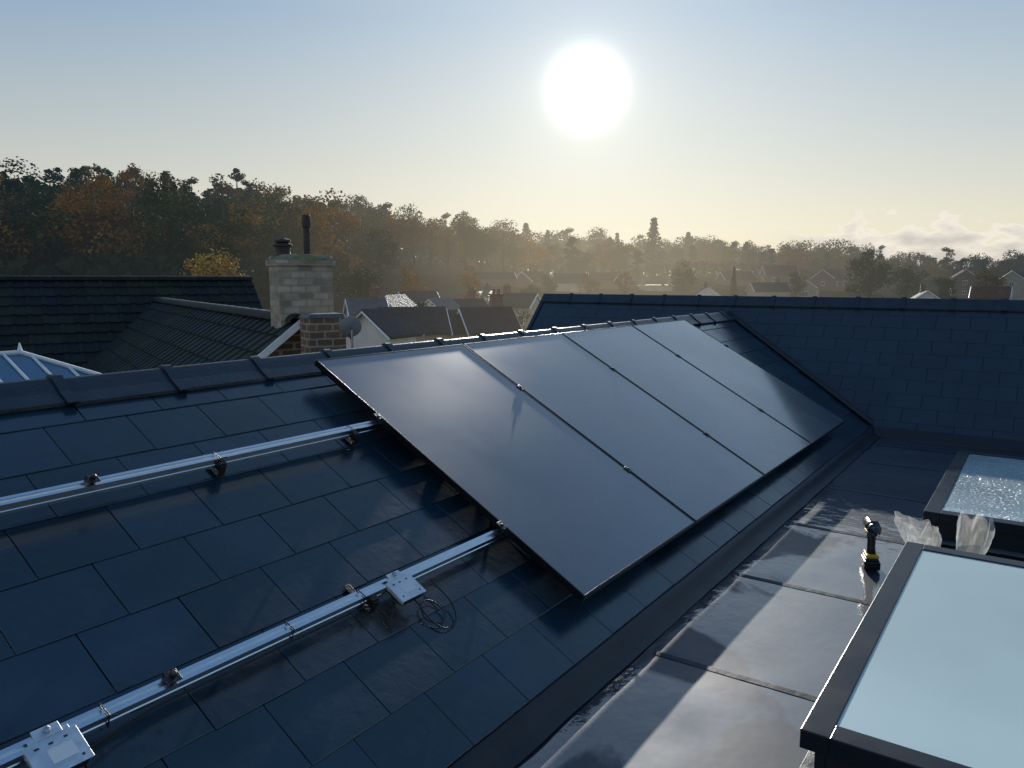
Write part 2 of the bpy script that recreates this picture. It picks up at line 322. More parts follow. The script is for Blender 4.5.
own(mb, 'wall', M['wall_own'])
mb = MB(); mb.add([(WX+.05, 5.7, -.06), (WRX+2.3, 5.7, -.06), (WRX, 5.7, WRZ-.05)], [(0, 1, 2)]); mb.box((9.2, 5.3, -2.1), (2.4, .8, 4.1)); own(mb, 'gable_wall', M['wall_own'])

# ------------------------------------------------------------------ solar panels
PW, PL, PX0, PS0 = 1.134, 1.722, 2.50, .0665
ph = .12
place = ['nearest dark glass solar panel, its left edge above the bare rails', 'second solar panel from the left, next to the nearest one',
         'third solar panel from the left in the row of four', 'farthest solar panel of the row, beside the wing roof']
RS = (.511, 1.304)
def bx(mb, xa, xb, sa, sb, ha, hb, mi=0):
    mb.hexa([S(xa, sa, ha), S(xb, sa, ha), S(xb, sb, ha), S(xa, sb, ha), S(xa, sa, hb), S(xb, sa, hb), S(xb, sb, hb), S(xa, sb, hb)], mi)
for k in range(4):
    x0 = PX0+k*(PW+.012); root = tag(empty('solar_panel', S(x0, PS0, ph-.03)), place[k], 'solar panel', 'solar panels in a row on the slate slope')
    inv = Matrix.Translation(-root.location)
    mb = MB(); x1 = x0+PW; s0, s1 = PS0, PS0+PL; t = .008
    bx(mb, x0, x1, s0, s0+t, ph-.03, ph); bx(mb, x0, x1, s1-t, s1, ph-.03, ph); bx(mb, x0, x0+t, s0+t, s1-t, ph-.03, ph); bx(mb, x1-t, x1, s0+t, s1-t, ph-.03, ph)
    o = mb.build('frame', M['frame_pv'], root, bevel=.0012); o.matrix_parent_inverse = inv
    mb = MB(); bx(mb, x0+t, x1-t, s0+t, s1-t, ph-.010, ph-.002)
    o = mb.build('glass', M['glass_pv'], root); o.matrix_parent_inverse = inv
    for s in RS:
        xs = [x1+.006] if k < 3 else []
        if k == 0: xs.append(x0-.012)
        if k == 3: xs.append(x1+.012)
        for xc in xs:
            mb = MB(); bx(mb, xc-.016, xc+.016, s-.022, s+.022, ph+.0005, ph+.004); bx(mb, xc-.006, xc+.006, s-.006, s+.006, ph+.004, ph+.008)
            o = mb.build('clamp', M['black'], root, bevel=.001); o.matrix_parent_inverse = inv

# ------------------------------------------------------------------ rails
def rail(s, name_label, xend, hooks, clamps, ties):
    hb, ht = ph-.071, ph-.031
    root = tag(empty('mounting_rail', S(-1.6, s, hb)), name_label, 'rail', 'aluminium rails for the panels'); inv = Matrix.Translation(-root.location)
    sec = [(-.017, 0), (.017, 0), (.017, .012), (.014, .014), (.014, .018), (.017, .020), (.017, .040), (.006, .040), (.006, .032), (-.006, .032), (-.006, .040), (-.017, .040), (-.017, .020), (-.014, .018), (-.014, .014), (-.017, .012)]
    mb = MB(); n = len(sec); vs = [S(-1.6, s+a, hb+b) for a, b in sec]+[S(xend, s+a, hb+b) for a, b in sec]
    fs = [(i, (i+1) % n, n+(i+1) % n, n+i) for i in range(n)]; fs += [tuple(range(n))[::-1], tuple(range(n, 2*n))]
    mb.add(vs, fs); o = mb.build('extrusion', M['alu'], root); o.matrix_parent_inverse = inv
    for X in hooks:
        mb = MB()
        bx(mb, X-.013, X+.013, s-.040, s+.10, .014, .019); bx(mb, X-.013, X+.013, s-.040, s-.034, .019, hb+.018); bx(mb, X-.016, X+.016, s-.033, s-.018, hb-.004, hb+.024); bx(mb, X-.016, X+.016, s-.033, s+.017, hb-.006, hb-.001)
        o = mb.build('roof_hook', M['black'], root, bevel=.0015); o.matrix_parent_inverse = inv
    for X in clamps:
        mb = MB()
        bx(mb, X-.017, X+.017, s-.019, s+.019, ht+.013, ht+.018); bx(mb, X-.017, X-.011, s-.019, s+.019, ht+.001, ht+.013)
        M3 = Matrix(((1, 0, 0), (0, ct, -st), (0, st, ct)))
        mb.lathe(S(X, s, ht+.018), [(.009, 0), (.009, .010), (.006, .012)], 12, axis=M3); mb.lathe(S(X+.006, s, ht-.008), [(.005, 0), (.005, .022)], 8, axis=M3)
        o = mb.build('end_clamp', M['black'], root, bevel=.001); o.matrix_parent_inverse = inv
    for X in ties:
        mb = MB(); q = [(-.020, -.003), (.020, -.003), (.020, .044), (-.020, .044), (-.020, -.003)]
        mb.tube([S(X+.004*i, s+a, hb+b) for i, (a, b) in enumerate(q)], .0022, 6); mb.tube([S(X+.016, s-.020, hb+.042), S(X+.02, s-.042, hb+.064)], .0018, 5)
        o = mb.build('cable_tie', M['black'], root); o.matrix_parent_inverse = inv
    return root
xa = s_from_px(84, 478, ph-.05)[0]; xh = s_from_px(222, 463, ph-.05)[0]
rail(RS[1], 'upper silver aluminium rail running across the bare slates under the panels', 7.10, [xh, -.2, 2.35, 3.6], [xa], [s_from_px(208, 455, ph-.05)[0], s_from_px(345, 430, ph-.05)[0]])
xb = s_from_px(170, 685, ph-.05)[0]; xt1 = s_from_px(98, 716, ph-.05)[0]; xt2 = s_from_px(285, 632, ph-.05)[0]; xt3 = s_from_px(358, 600, ph-.05)[0]
rail(RS[0], 'lower silver aluminium rail across the bare slates, carrying two metal boxes', 7.10, [s_from_px(372, 596, ph-.05)[0], -.2, 3.6], [xb], [xt1, xt2, xt3])

def optimiser(px, py, label):
    X, s = s_from_px(px, py, ph-.03)
    s = RS[0]-.045
    root = tag(empty('power_optimiser', S(X, s, ph-.045)), label, 'electronics box', 'metal boxes on the lower rail'); inv = Matrix.Translation(-root.location)
    def b(mb, xa, xb, sa, sb, ha, hb): bx(mb, X+xa, X+xb, s+sa, s+sb, ph-.045+ha, ph-.045+hb)
    def bl(mb, name, m, bev=.0015):
        o = mb.build(name, m, root, bevel=bev); o.matrix_parent_inverse = inv
    mb = MB(); b(mb, -.058, .058, -.055, .040, .016, .019); b(mb, -.058, -.054, -.055, .040, .002, .016); bl(mb, 'bracket_plate', M['plate'])
    mb = MB(); b(mb, -.030, .030, .040, .070, .016, .020); b(mb, -.045, -.030, .040, .052, .016, .019); b(mb, .030, .045, .040, .052, .016, .019); bl(mb, 'mounting_tab', M['plate'])
    mb = MB(); b(mb, -.050, .050, -.050, .025, -.012, .015); bl(mb, 'body', M['black'])
    for (a, c, w_, h_) in ((-.035, .022, .010, .005), (-.005, .022, .010, .005), (.028, .024, .008, .005), (-.040, -.035, .006, .006), (.040, -.038, .006, .006)):
        mb = MB(); b(mb, a-w_/2, a+w_/2, c-h_/2, c+h_/2, .0185, .0196); bl(mb, 'slot', M['black'], 0)
    mb = MB(); b(mb, -.020, .034, -.030, .008, .0188, .0198); bl(mb, 'label', M['label'], 0)
    mb = MB(); M3 = Matrix(((1, 0, 0), (0, ct, -st), (0, st, ct))); mb.lathe(S(X, s+.056, ph-.045+.020), [(.009, 0), (.009, .008), (.005, .010)], 6, axis=M3); bl(mb, 'bolt', M['steel'], 0)
    return X, s
X1_, s1_ = optimiser(405, 587, 'small silver metal box on the lower rail with a loop of black cable beside it')
X2_, s2_ = optimiser(52, 742, 'small silver metal box on the lower rail at the bottom left corner')
def cable(pts, label, r=.0035):
    P = []
    n = len(pts)
    for i in range(n-1):
        p0, p1, p2, p3 = pts[max(i-1, 0)], pts[i], pts[i+1], pts[min(i+2, n-1)]
        for k in range(8):
            t = k/8
            q = [.5*((2*b)+(-a+c)*t+(2*a-5*b+4*c-d)*t*t+(-a+3*b-3*c+d)*t**3) for a, b, c, d in zip(p0, p1, p2, p3)]
            P.append(S(*q))
    P.append(S(*pts[-1])); mb = MB(); mb.tube(P, r, 8); return tag(mb.build('cable', M['rubber_cable'], smooth=True), label, 'cable')
a, b = X1_, s1_
cable([(a+.03, b-.04, .05), (a+.05, b-.06, .03), (a+.04, b-.11, .016), (a+.08, b-.15, .016), (a+.13, b-.12, .017), (a+.12, b-.06, .02), (a+.07, b-.05, .026), (a+.05, b-.09, .022), (a+.07, b-.17, .016), (a+.14, b-.17, .016), (a+.18, b-.10, .026), (a+.16, b+.0, .05)], 'black cable coiled on the slates beside the silver box under the panels', .0027)
cable([(a-.05, b-.02, .05), (a-.10, b-.06, .02), (a-.09, b-.02, .025), (a-.14, b+.02, .04), (a-.3, b+.025, .04), (X2_+.5, b+.022, .04), (X2_+.25, b+.022, .04), (X2_+.06, b-.01, .05)], 'black cable running along under the lower rail between the two silver boxes')

# ------------------------------------------------------------------ skylights
def skylight(x0, x1, y1, y0, top, label, gm):
    root = tag(empty('skylight', (x0, y1, 0)), label, 'skylight', 'flat roof skylights'); inv = Matrix.Translation(-root.location)
    def bl(mb, name, m, bev=0):
        o = mb.build(name, m, root, bevel=bev); o.matrix_parent_inverse = inv; return o
    def bb(mb, xa, xb, ya, yb, za, zb): mb.box(((xa+xb)/2, (ya+yb)/2, (za+zb)/2), (xb-xa, yb-ya, zb-za))
    i = .035
    mb = MB(); bb(mb, x0+i, x1-i, y1-i-.03, y1-i, -.01, top-.06); bb(mb, x0+i, x1-i, y0+i, y0+i+.03, -.01, top-.06); bb(mb, x0+i, x0+i+.03, y0+i+.03, y1-i-.03, -.01, top-.06); bb(mb, x1-i-.03, x1-i, y0+i+.03, y1-i-.03, -.01, top-.06)
    bl(mb, 'kerb', M['upstand'], .004)
    w = .080; mb = MB()
    bb(mb, x0, x1, y1-w, y1, top-.058, top); bb(mb, x0, x1, y0, y0+w, top-.058, top); bb(mb, x0, x0+w, y0+w, y1-w, top-.058, top); bb(mb, x1-w, x1, y0+w, y1-w, top-.058, top)
    bl(mb, 'frame', M['sky_frame'], .003)
    mb = MB(); bb(mb, x0+w, x1-w, y0+w, y1-w, top-.03, top-.006); bl(mb, 'glass', gm)
    mb = MB(); bb(mb, x0-.012, x1+.012, y1-i, y1+.010, .03, .042); bb(mb, x0-.012, x0+i, y0, y1-i, .03, .042); bl(mb, 'drip_strip', M['lead'], .002)
skylight(2.16, 4.11, .50, -1.1, .20, 'large skylight in the foreground, pale misted glass in a black frame', M['sky_glass'])
skylight(4.72, 6.60, .50, -1.1, .20, 'farther skylight in front of the wing roof, pale wet glass in a black frame', M['sky_glass_wet'])

# ------------------------------------------------------------------ drill
D0 = Vector((4.186, .668, .008)); dr = tag(empty('cordless_drill', D0, R(-160)), 'black and yellow cordless drill standing upright on its battery on the wet flat roof', 'drill')
mb = MB(); mb.box((0, 0, .022), (.115, .078, .044)); mb.box((0, 0, .050), (.10, .066, .014)); mb.build('battery', M['black'], dr, bevel=.007)
mb = MB(); mb.box((-.0, 0, .066), (.096, .062, .018)); mb.build('base_shell', M['yellow'], dr, bevel=.006)
mb = MB(); mb.tube([(.004, 0, .070), (.0, 0, .10), (-.006, 0, .14), (-.012, 0, .185)], [.024, .019, .020, .027], 14); mb.build('handle', M['black'], dr, smooth=True)
mb = MB(); mb.tube([(-.016, 0, .08), (-.024, 0, .15)], [.018, .018], 10); mb.build('handle_grip', M['yellow'], dr, smooth=True)
mb = MB(); Rx = Matrix(((0, 0, 1), (0, 1, 0), (-1, 0, 0)))
mb.lathe((-.085, 0, .215), [(.022, 0), (.033, .010), (.035, .04), (.035, .10), (.032, .12)], 20, axis=Rx); mb.build('motor_housing', M['black'], dr, smooth=True)
mb = MB(); mb.box((-.03, 0, .180), (.07, .054, .012)); mb.build('housing_band', M['yellow'], dr, bevel=.004)
mb = MB(); mb.lathe((-.098, 0, .215), [(.020, 0), (.030, .008), (.034, .016)], 20, axis=Rx); mb.box((-.02, 0, .247), (.11, .03, .012)); mb.build('rear_cap', M['black'], dr)
mb = MB(); mb.lathe((.035, 0, .215), [(.031, 0), (.031, .025), (.026, .03), (.024, .055), (.014, .072), (.008, .078)], 20, axis=Rx); mb.build('chuck', M['black'], dr, smooth=True)
mb = MB(); mb.tube([(.11, 0, .215), (.165, 0, .215)], .0035, 6); mb.build('bit', M['steel'], dr)
mb = MB(); mb.box((.020, 0, .172), (.022, .016, .032)); mb.build('trigger', M['black'], dr, bevel=.004)

def bag(cx, cy, z0, h, rx, ry, lean, seed, label):
    mb = MB(); n, m = 84, 34; vs = []
    for j in range(m+1):
        t = j/m; base = math.sin(math.pi*min(1, .10+t*.45))**.8
        for i in range(n):
            an = 2*math.pi*i/n; ca_, sa_ = math.cos(an), math.sin(an)
            q = Vector((ca_, sa_, t*1.4+seed))
            rr = base*(1+.30*noise.noise(q*1.0)-.26*abs(noise.noise(q*2.1+Vector((3, 1, 0))))-.06*abs(noise.noise(q*4.6))+.12*t*math.sin(an*4+seed*2))
            zz = z0+h*(t+.45*t*t*noise.noise(Vector((ca_*1.2, sa_*1.2, seed+9)))+.03*noise.noise(q*3))
            vs.append((cx+lean[0]*t+rr*rx*ca_, cy+lean[1]*t+rr*ry*sa_, max(.006, zz)))
    fs = [(j*n+i, j*n+(i+1) % n, (j+1)*n+(i+1) % n, (j+1)*n+i) for j in range(m) for i in range(n)]
    fs.append(tuple(range(n))[::-1])
    mb.add(vs, fs); tag(mb.build('plastic_bag', M['plastic'], smooth=True), label, 'plastic bag', 'clear plastic bags between the skylights')
bag(4.40, .43, .01, .21, .08, .10, (.0, .07), 1.3, 'crumpled clear plastic bag just right of the drill')
bag(4.44, .25, .01, .26, .07, .08, (.0, -.01), 5.1, 'upright clear plastic bag between the two skylights, right of the crumpled one')

# ------------------------------------------------------------------ neighbour house
az = R(33)
wv = fwd0*math.cos(az)-rt0*math.sin(az); pv = -rt0*math.cos(az)-fwd0*math.sin(az)
Np = wp(300, 9.5, CAMZ-.5)
nb = tag(empty('neighbour_house', (Np.x, Np.y, -4.2)), 'neighbouring house with dark mossy tiled roofs and a pale brick chimney, on the left', 'house')
ninv = Matrix.Translation((-Np.x, -Np.y, 4.2))
def nbl(mb, name, m, parent=None, **k):
    o = mb.build(name, m, nb if parent is None else parent, **k)
    if parent is None: o.matrix_parent_inverse = ninv
    return o
P38 = R(38); c38, s38 = math.cos(P38), math.sin(P38)
def tiles(mb, O, u, dn, U, V, ex=.32, w=.30):
    O = Vector(O); down = dn*c38-Vector((0, 0, s38)); nn = dn*s38+Vector((0, 0, c38)); s = 0
    while s < V:
        e = min(s+ex, V); i = 0
        while i*w < U:
            a, b = i*w, min((i+1)*w-.003, U)
            P4 = []
            for t, hh in ((0, .020), (.62, .020), (.72, .040), (.9, .040), (1, .022)):
                q = a+(b-a)*t; A = O+u*q+down*s; D_ = O+u*q+down*(e+.01); P4 += [A+nn*(hh-.02), D_+nn*(hh+.006), D_+nn*(hh-.022)]
            fs = []
            for k in range(4): fs += [(3*k, 3*k+3, 3*k+4, 3*k+1), (3*k+1, 3*k+4, 3*k+5, 3*k+2)]
            mb.add(P4, fs)
            i += 1
        s += ex
mb = MB(); tiles(mb, Np, wv, pv, 11.6, 4.2); nbl(mb, 'wing_roof', M['neigh_tile'])
mb = MB(); tiles(mb, Np, wv, -pv, 11.6, 4.2); nbl(mb, 'wing_roof_far_side', M['neigh_tile'])
Mp = Np+wv*(10.9+.64); Mp.z = CAMZ
Mr = Mp-pv*2.4
mb = MB(); tiles(mb, Mr, pv, -wv, 16, 5.2); nbl(mb, 'main_roof', M['neigh_tile'])
mb = MB(); tiles(mb, Mr, pv, wv, 16, 5.2); nbl(mb, 'main_roof_far_side', M['neigh_tile'])
def halfround(O, u, L_, name='ridge_cap'):
    mb = MB(); x = 0; v = Vector((u.y, -u.x, 0))
    while x < L_:
        pts = [(math.cos(a)*.13, math.sin(a)*.10) for a in [math.pi*i/8 for i in range(9)]]
        vs = [O+u*(x+dx)+v*a+Vector((0, 0, b-.03+(.008 if dx else 0))) for dx in (0, .45) for a, b in pts]
        mb.add(vs, [(i, i+1, 10+i, 9+i) for i in range(8)]+[tuple(range(9, 18))]); x += .45
    nbl(mb, name, M['neigh_tile'])
halfround(Np, wv, 11); halfround(Mr, pv, 16)
for sgn, ln_ in ((1, 4.2), (-1, 4.2)):
    dn = pv*sgn; down = dn*c38-Vector((0, 0, s38)); nn = dn*s38+Vector((0, 0, c38)); mb = MB()
    q = []
    for hh in (-.07, .012):
        q += [Np-wv*.03+nn*hh, Np+wv*.0+nn*hh, Np+wv*.0+down*ln_+nn*hh, Np-wv*.03+down*ln_+nn*hh]
    mb.hexa(q)
    nbl(mb, 'bargeboard', M['white'])
mb = MB()
def wallbox(O, u, v, L_, hw, ztop, mb, rise):
    a = [O+u*.15+v*hw, O+u*.15-v*hw, O+u*L_-v*hw, O+u*L_+v*hw]
    lo = [Vector((p.x, p.y, -4.2)) for p in a]; hi = [Vector((p.x, p.y, ztop)) for p in a]; mb.hexa(lo+hi)
    for t in (.15, L_): mb.add([hi[0] if t == .15 else hi[3], hi[1] if t == .15 else hi[2], Vector((O.x+u.x*t, O.y+u.y*t, ztop+rise))], [(0, 1, 2)])
wallbox(Np, wv, pv, 11, 2.9, Np.z-2.9*.78-.05, mb, 2.9*.78); wallbox(Mr, pv, wv, 15.9, 3.8, CAMZ-3.8*.78-.05, mb, 3.8*.78)
nbl(mb, 'wall', M['brown_brick'])
CD = 9.95
Cp = wp(302, CD, 0)
rz = math.atan2(wv.y, wv.x)
M3 = Matrix.Rotation(rz, 3, 'Z')
ztop = zpx(266, CD); CWx, CWy = .43, .69
ch = MB(); ch.box((0, 0, (ztop-1.6)/2), (CWx, CWy, ztop+1.6)); chim = ch.build('chimney', M['buff_brick'], nb)
chim.location = (Cp.x-Np.x, Cp.y-Np.y, 4.2); chim.rotation_euler = (0, 0, rz)
mb = MB(); mb.box((0, 0, ztop+.03), (CWx+.06, CWy+.06, .07)); mb.build('corbel', M['buff_brick'], chim, bevel=.006)
mb = MB()
for i in range(34):
    a = rnd.uniform(-.20, .20); b = rnd.uniform(-.32, .32); mb.box((a, b, ztop+.10), (rnd.uniform(.06, .16), rnd.uniform(.06, .16), rnd.uniform(.04, .09)), Matrix.Rotation(rnd.uniform(0, 3), 3, 'Z'), taper=.4)
mb.box((0, 0, ztop+.10), (CWx+.04, CWy+.04, .07), taper=.68); mb.build('mortar_cap', M['moss'], chim, bevel=.008)
def lp(px, d):
    p = wp(px, d)-Cp; p.z = 0; return M3.inverted() @ p
q = lp(285, CD); mb = MB(); mb.lathe((q.x, q.y, ztop+.09), [(.11, 0), (.10, .05), (.09, .08), (.095, .14), (.12, .16), (.12, .18), (.07, .20), (.10, .21), (.10, .235), (.03, .26)], 20); mb.build('chimney_pot', M['pot'], chim)
q = lp(309, CD+.05); mb = MB(); mb.lathe((q.x, q.y, ztop+.09), [(.07, 0), (.065, .03), (.043, .04), (.043, .39), (.054, .40), (.054, .54), (.043, .55)], 18); mb.build('metal_flue', M['pot'], chim)
BD = 9.2; zb = zpx(317, BD); q = lp(322, BD)
mb = MB(); mb.box((q.x, q.y, (zb-1.6)/2), (.34, .44, zb+1.6)); mb.build('stack_base', M['brown_brick'], chim)
mb = MB(); mb.box((q.x, q.y, zb+.02), (.37, .47, .05), taper=.86); mb.build('lead_flashing', M['lead'], chim, bevel=.006)
sd = wp(350, 9.05, zpx(328, 9.05)); dsh = tag(empty('satellite_dish', sd, HEAD+R(20)), 'small grey satellite dish fixed beside the pale brick chimney', 'satellite dish')
mb = MB(); prof = [(.002, 0), (.05, .004), (.10, .016), (.13, .035), (.135, .039), (.13, .045), (.10, .024), (.05, .012), (.002, .008)]
Rd = Matrix.Rotation(R(70), 3, 'Y'); mb.lathe((0, 0, 0), prof, 24, axis=Rd); mb.build('dish', M['dish'], dsh, smooth=True)
mb = MB(); mb.tube([(0, 0, -.13), (.20, 0, -.02)], .01, 6); mb.box((.21, 0, 0), (.05, .04, .04)); mb.build('receiver_arm', M['black'], dsh)
mb = MB(); mb.tube([(-.01, 0, 0), (-.08, 0, -.02), (-.08, 0, -.45), (-.05, .20, -.45)], .014, 8); mb.build('bracket', M['steel'], dsh)
cc = wp(-2, 8.4, 0); ap = zpx(355, 8.4); cons = tag(empty('conservatory', (cc.x, cc.y, -4.2), math.atan2(pv.y, pv.x)+R(24)), 'conservatory with blue glazed roof and white bars at the left edge below the tiled roof', 'conservatory')
zr = ap+4.2; hw, rise = .85, .42; ze = zr-rise; hr_ = .18
mb = MB(); A = Vector((-hr_, 0, zr)); B = Vector((hr_, 0, zr)); c4 = [Vector((-hw-hr_, -hw, ze)), Vector((hw+hr_, -hw, ze)), Vector((hw+hr_, hw, ze)), Vector((-hw-hr_, hw, ze))]
mb.quad(c4[0], c4[1], B, A); mb.quad(c4[2], c4[3], A, B); mb.add([c4[1], c4[2], B], [(0, 1, 2)]); mb.add([c4[3], c4[0], A], [(0, 1, 2)]); mb.build('glass_roof', M['cons_glass'], cons)
mb = MB(); r_ = .022
for p, q in ((A, B), (c4[0], A), (c4[3], A), (c4[1], B), (c4[2], B), (c4[0], c4[1]), (c4[1], c4[2]), (c4[2], c4[3]), (c4[3], c4[0])): mb.tube([p+Vector((0, 0, .015)), q+Vector((0, 0, .015))], r_*1.2, 6)
NBR = 8
for i in range(1, NBR):
    t = i/NBR
    for (p, q) in ((c4[0], c4[1]), (c4[2], c4[3])):
        e = p.lerp(q, t); x = max(-hr_, min(hr_, e.x)); k = min(1, (abs(e.x)-hr_)/hw) if abs(e.x) > hr_ else 0
        T = Vector((x, 0, zr)) if k <= 0 else Vector((e.x, e.y*k, ze+rise*(1-k))); mb.tube([e+Vector((0, 0, .015)), T+Vector((0, 0, .015))], r_*.8, 6)
    for (p, q, T0) in ((c4[1], c4[2], B), (c4[3], c4[0], A)):
        e = p.lerp(q, t); k = abs(e.y)/hw; T = Vector((T0.x+(e.x-T0.x)*k, e.y, ze+rise*(1-k))); mb.tube([e+Vector((0, 0, .015)), T+Vector((0, 0, .015))], r_*.8, 6)
mb.build('glazing_bars', M['white'], cons)
mb = MB(); mb.box((0, 0, ze/2-.02), (2*hw+.26, 2*hw-.1, ze-.06)); mb.build('wall', M['white'], cons)
mb = MB(); mb.tube([A+Vector((0, 0, .02)), A+Vector((0, 0, .12))], [.03, .006], 6); mb.build('finial', M['white'], cons)
mb = MB(); mb.tube([B+Vector((0, 0, .02)), B+Vector((0, 0, .12))], [.03, .006], 6); mb.build('finial', M['white'], cons)

# ------------------------------------------------------------------ terrain
def interp(t, x):
    if x <= t[0][0]: return t[0][1]
    for (a, b), (c, d) in zip(t, t[1:]):
        if x <= c: return b+(d-b)*(x-a)/(c-a)
    return t[-1][1]
SKY = [(-300, 152), (0, 174), (60, 182), (110, 170), (150, 180), (200, 186), (250, 181), (300, 197), (350, 206), (400, 211), (440, 221), (480, 220), (530, 234), (560, 240), (600, 238), (650, 243), (700, 240), (760, 243), (810, 250), (850, 248), (920, 257), (970, 259), (1024, 263), (1300, 266)]
DD = [(-300, 120), (0, 150), (300, 180), (512, 240), (800, 300), (1300, 330)]
BASE = -4.2
def terrain(p):
    d = p.to_2d().length; f = p.dot(fwd0); r = p.dot(rt0)
    if f < .3*d: return BASE, 300
    px = 512+774*r/f; w = min(1, max(0, (f/d-.3)/.25)); D = interp(DD, px)
    hill = CAMZ+D*(279-interp(SKY, px))/770-12.2
    t = min(1, max(0, (f-45)/(D-45))); t = t*t*(3-2*t)
    return BASE+(hill-BASE)*t*w, D
mb = MB(); rings = [0, 8, 20, 35, 50, 65, 80, 100, 120, 140, 160, 180, 210, 240, 280, 330, 400, 600, 1000, 2500, 6000]; NA = 120
for d in rings:
    for k in range(NA):
        a = 2*math.pi*k/NA; p = Vector((d*math.cos(a), d*math.sin(a), 0)); z, _ = terrain(p) if d else (BASE, 0)
        p.z = z+(.8*noise.noise(p*.02) if d > 60 else 0); mb.v.append(p)
for i in range(len(rings)-1):
    for k in range(NA): mb.f.append([i*NA+k, (i+1)*NA+k, (i+1)*NA+(k+1) % NA, i*NA+(k+1) % NA]); mb.m.append(0)
tag(mb.build('ground', M['ground'], smooth=True), 'grassy ground and wooded hillside around the houses', 'ground', kind='structure')
ur = random.Random(5); mb = MB()
for _ in range(22000):
    px = ur.uniform(-150, 1150); D = interp(DD, px); lo = .45 if px < 350 else .72; d = D*ur.uniform(lo, 1.12)
    top = 4.6 if (px < 600 and d < .93*D) else (4.0 if d < .93*D else 8.0)
    p = wp(px, d); p.z = terrain(p)[0]+ur.uniform(0, top); s = ur.uniform(.45, 1.0)
    u = Vector((ur.gauss(0, 1), ur.gauss(0, 1), ur.gauss(0, 1))).normalized(); v = u.orthogonal().normalized(); w_ = u.cross(v)
    mb.quad(p-v*s, p+w_*s*.6, p+v*s, p-w_*s*.6)
M['under'] = mat('undergrowth', (.060, .052, .020), .9, col2=(.020, .030, .012), vscale=.12, painted_haze=True, spec=.1, detail=2)
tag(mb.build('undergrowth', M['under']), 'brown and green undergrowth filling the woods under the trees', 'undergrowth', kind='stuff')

# ------------------------------------------------------------------ far houses
def far_house(px, pyr, d, L_, W_, rot, wall, roof, label, pitch=35, chimney=True, name='house'):
    L_ *= .80; W_ *= .80
    p = wp(px, d); z0 = terrain(p)[0]-.3; zr = zpx(pyr, d); H = zr-z0; tp = math.tan(R(pitch)); he = max(1.5, H-W_/2*tp)
    root = tag(empty(name, (p.x, p.y, z0), HEAD-math.pi/2+R(rot)), label, 'house')
    hl, hw = L_/2, W_/2; mb = MB(); mb.box((0, 0, he/2), (L_, W_, he))
    for sx in (-1, 1): mb.add([(sx*hl, -hw, he), (sx*hl, hw, he), (sx*hl, 0, he+hw*tp)], [(0, 1, 2)])
    mb.build('wall', wall, root)
    mb = MB(); ov = .22
    for sy in (-1, 1):
        e = [(-hl-ov, sy*(hw+ov), he-ov*tp), (hl+ov, sy*(hw+ov), he-ov*tp), (hl+ov, 0, H), (-hl-ov, 0, H)]
        mb.hexa([Vector(q) for q in e]+[Vector(q)+Vector((0, 0, .12)) for q in e])
    rf = mb.build('roof', roof, root)
    for sx in (-1, 1):
        mb = MB(); x = sx*(hl+ov+.02); mb.tube([(x, -(hw+ov), he-ov*tp), (x, 0, H), (x, hw+ov, he-ov*tp)], .05 if d < 70 else .09, 4); mb.build('bargeboard', M['h_frame'], rf)
    if chimney:
        mb = MB(); cx = hl*.55*(1 if rnd.random() > .5 else -1); mb.box((cx, .3, H+.2), (.6, .45, 1.0)); mb.box((cx, .3, H+.74), (.7, .52, .09)); mb.lathe((cx-.13, .3, H+.78), [(.09, 0), (.07, .25)], 8); mb.lathe((cx+.13, .3, H+.78), [(.09, 0), (.07, .25)], 8); mb.build('chimney', M['h_brick'], rf)
    n = max(2, int(L_/3)); fl = max(1, int(he/2.5))
    def win(c, ax, w, h, nm='window'):
        mb = MB(); sy = ax
        x, y, z = c
        if sy[1]: mb.box((x, y+sy[1]*.03, z), (w, .08, h), mi=0); mb.box((x-w*.24, y+sy[1]*.08, z), (w*.4, .03, h*.82), mi=1); mb.box((x+w*.24, y+sy[1]*.08, z), (w*.4, .03, h*.82), mi=1)
        else: mb.box((x+sy[0]*.03, y, z), (.08, w, h), mi=0); mb.box((x+sy[0]*.08, y-w*.24, z), (.03, w*.4, h*.82), mi=1); mb.box((x+sy[0]*.08, y+w*.24, z), (.03, w*.4, h*.82), mi=1)
        mb.build(nm, [M['h_frame'], M['h_glass']], root)
    for f_ in range(fl):
        for i in range(n):
            x = -hl+L_*(i+.5)/n; z = he-1.25-f_*2.6
            if z < .9: continue
            win((x, -hw, z), (0, -1), 1.1, 1.0)
        for sx in (-1, 1):
            if he-1.25-f_*2.6 > .9: win((sx*hl, 0, he-1.25-f_*2.6), (sx, 0), 1.1, 1.0)
    return root
HW, HB, HC, RR, RG, RL = M['h_white'], M['h_brick'], M['h_cream'], M['h_redroof'], M['h_roof'], M['h_greyroof']
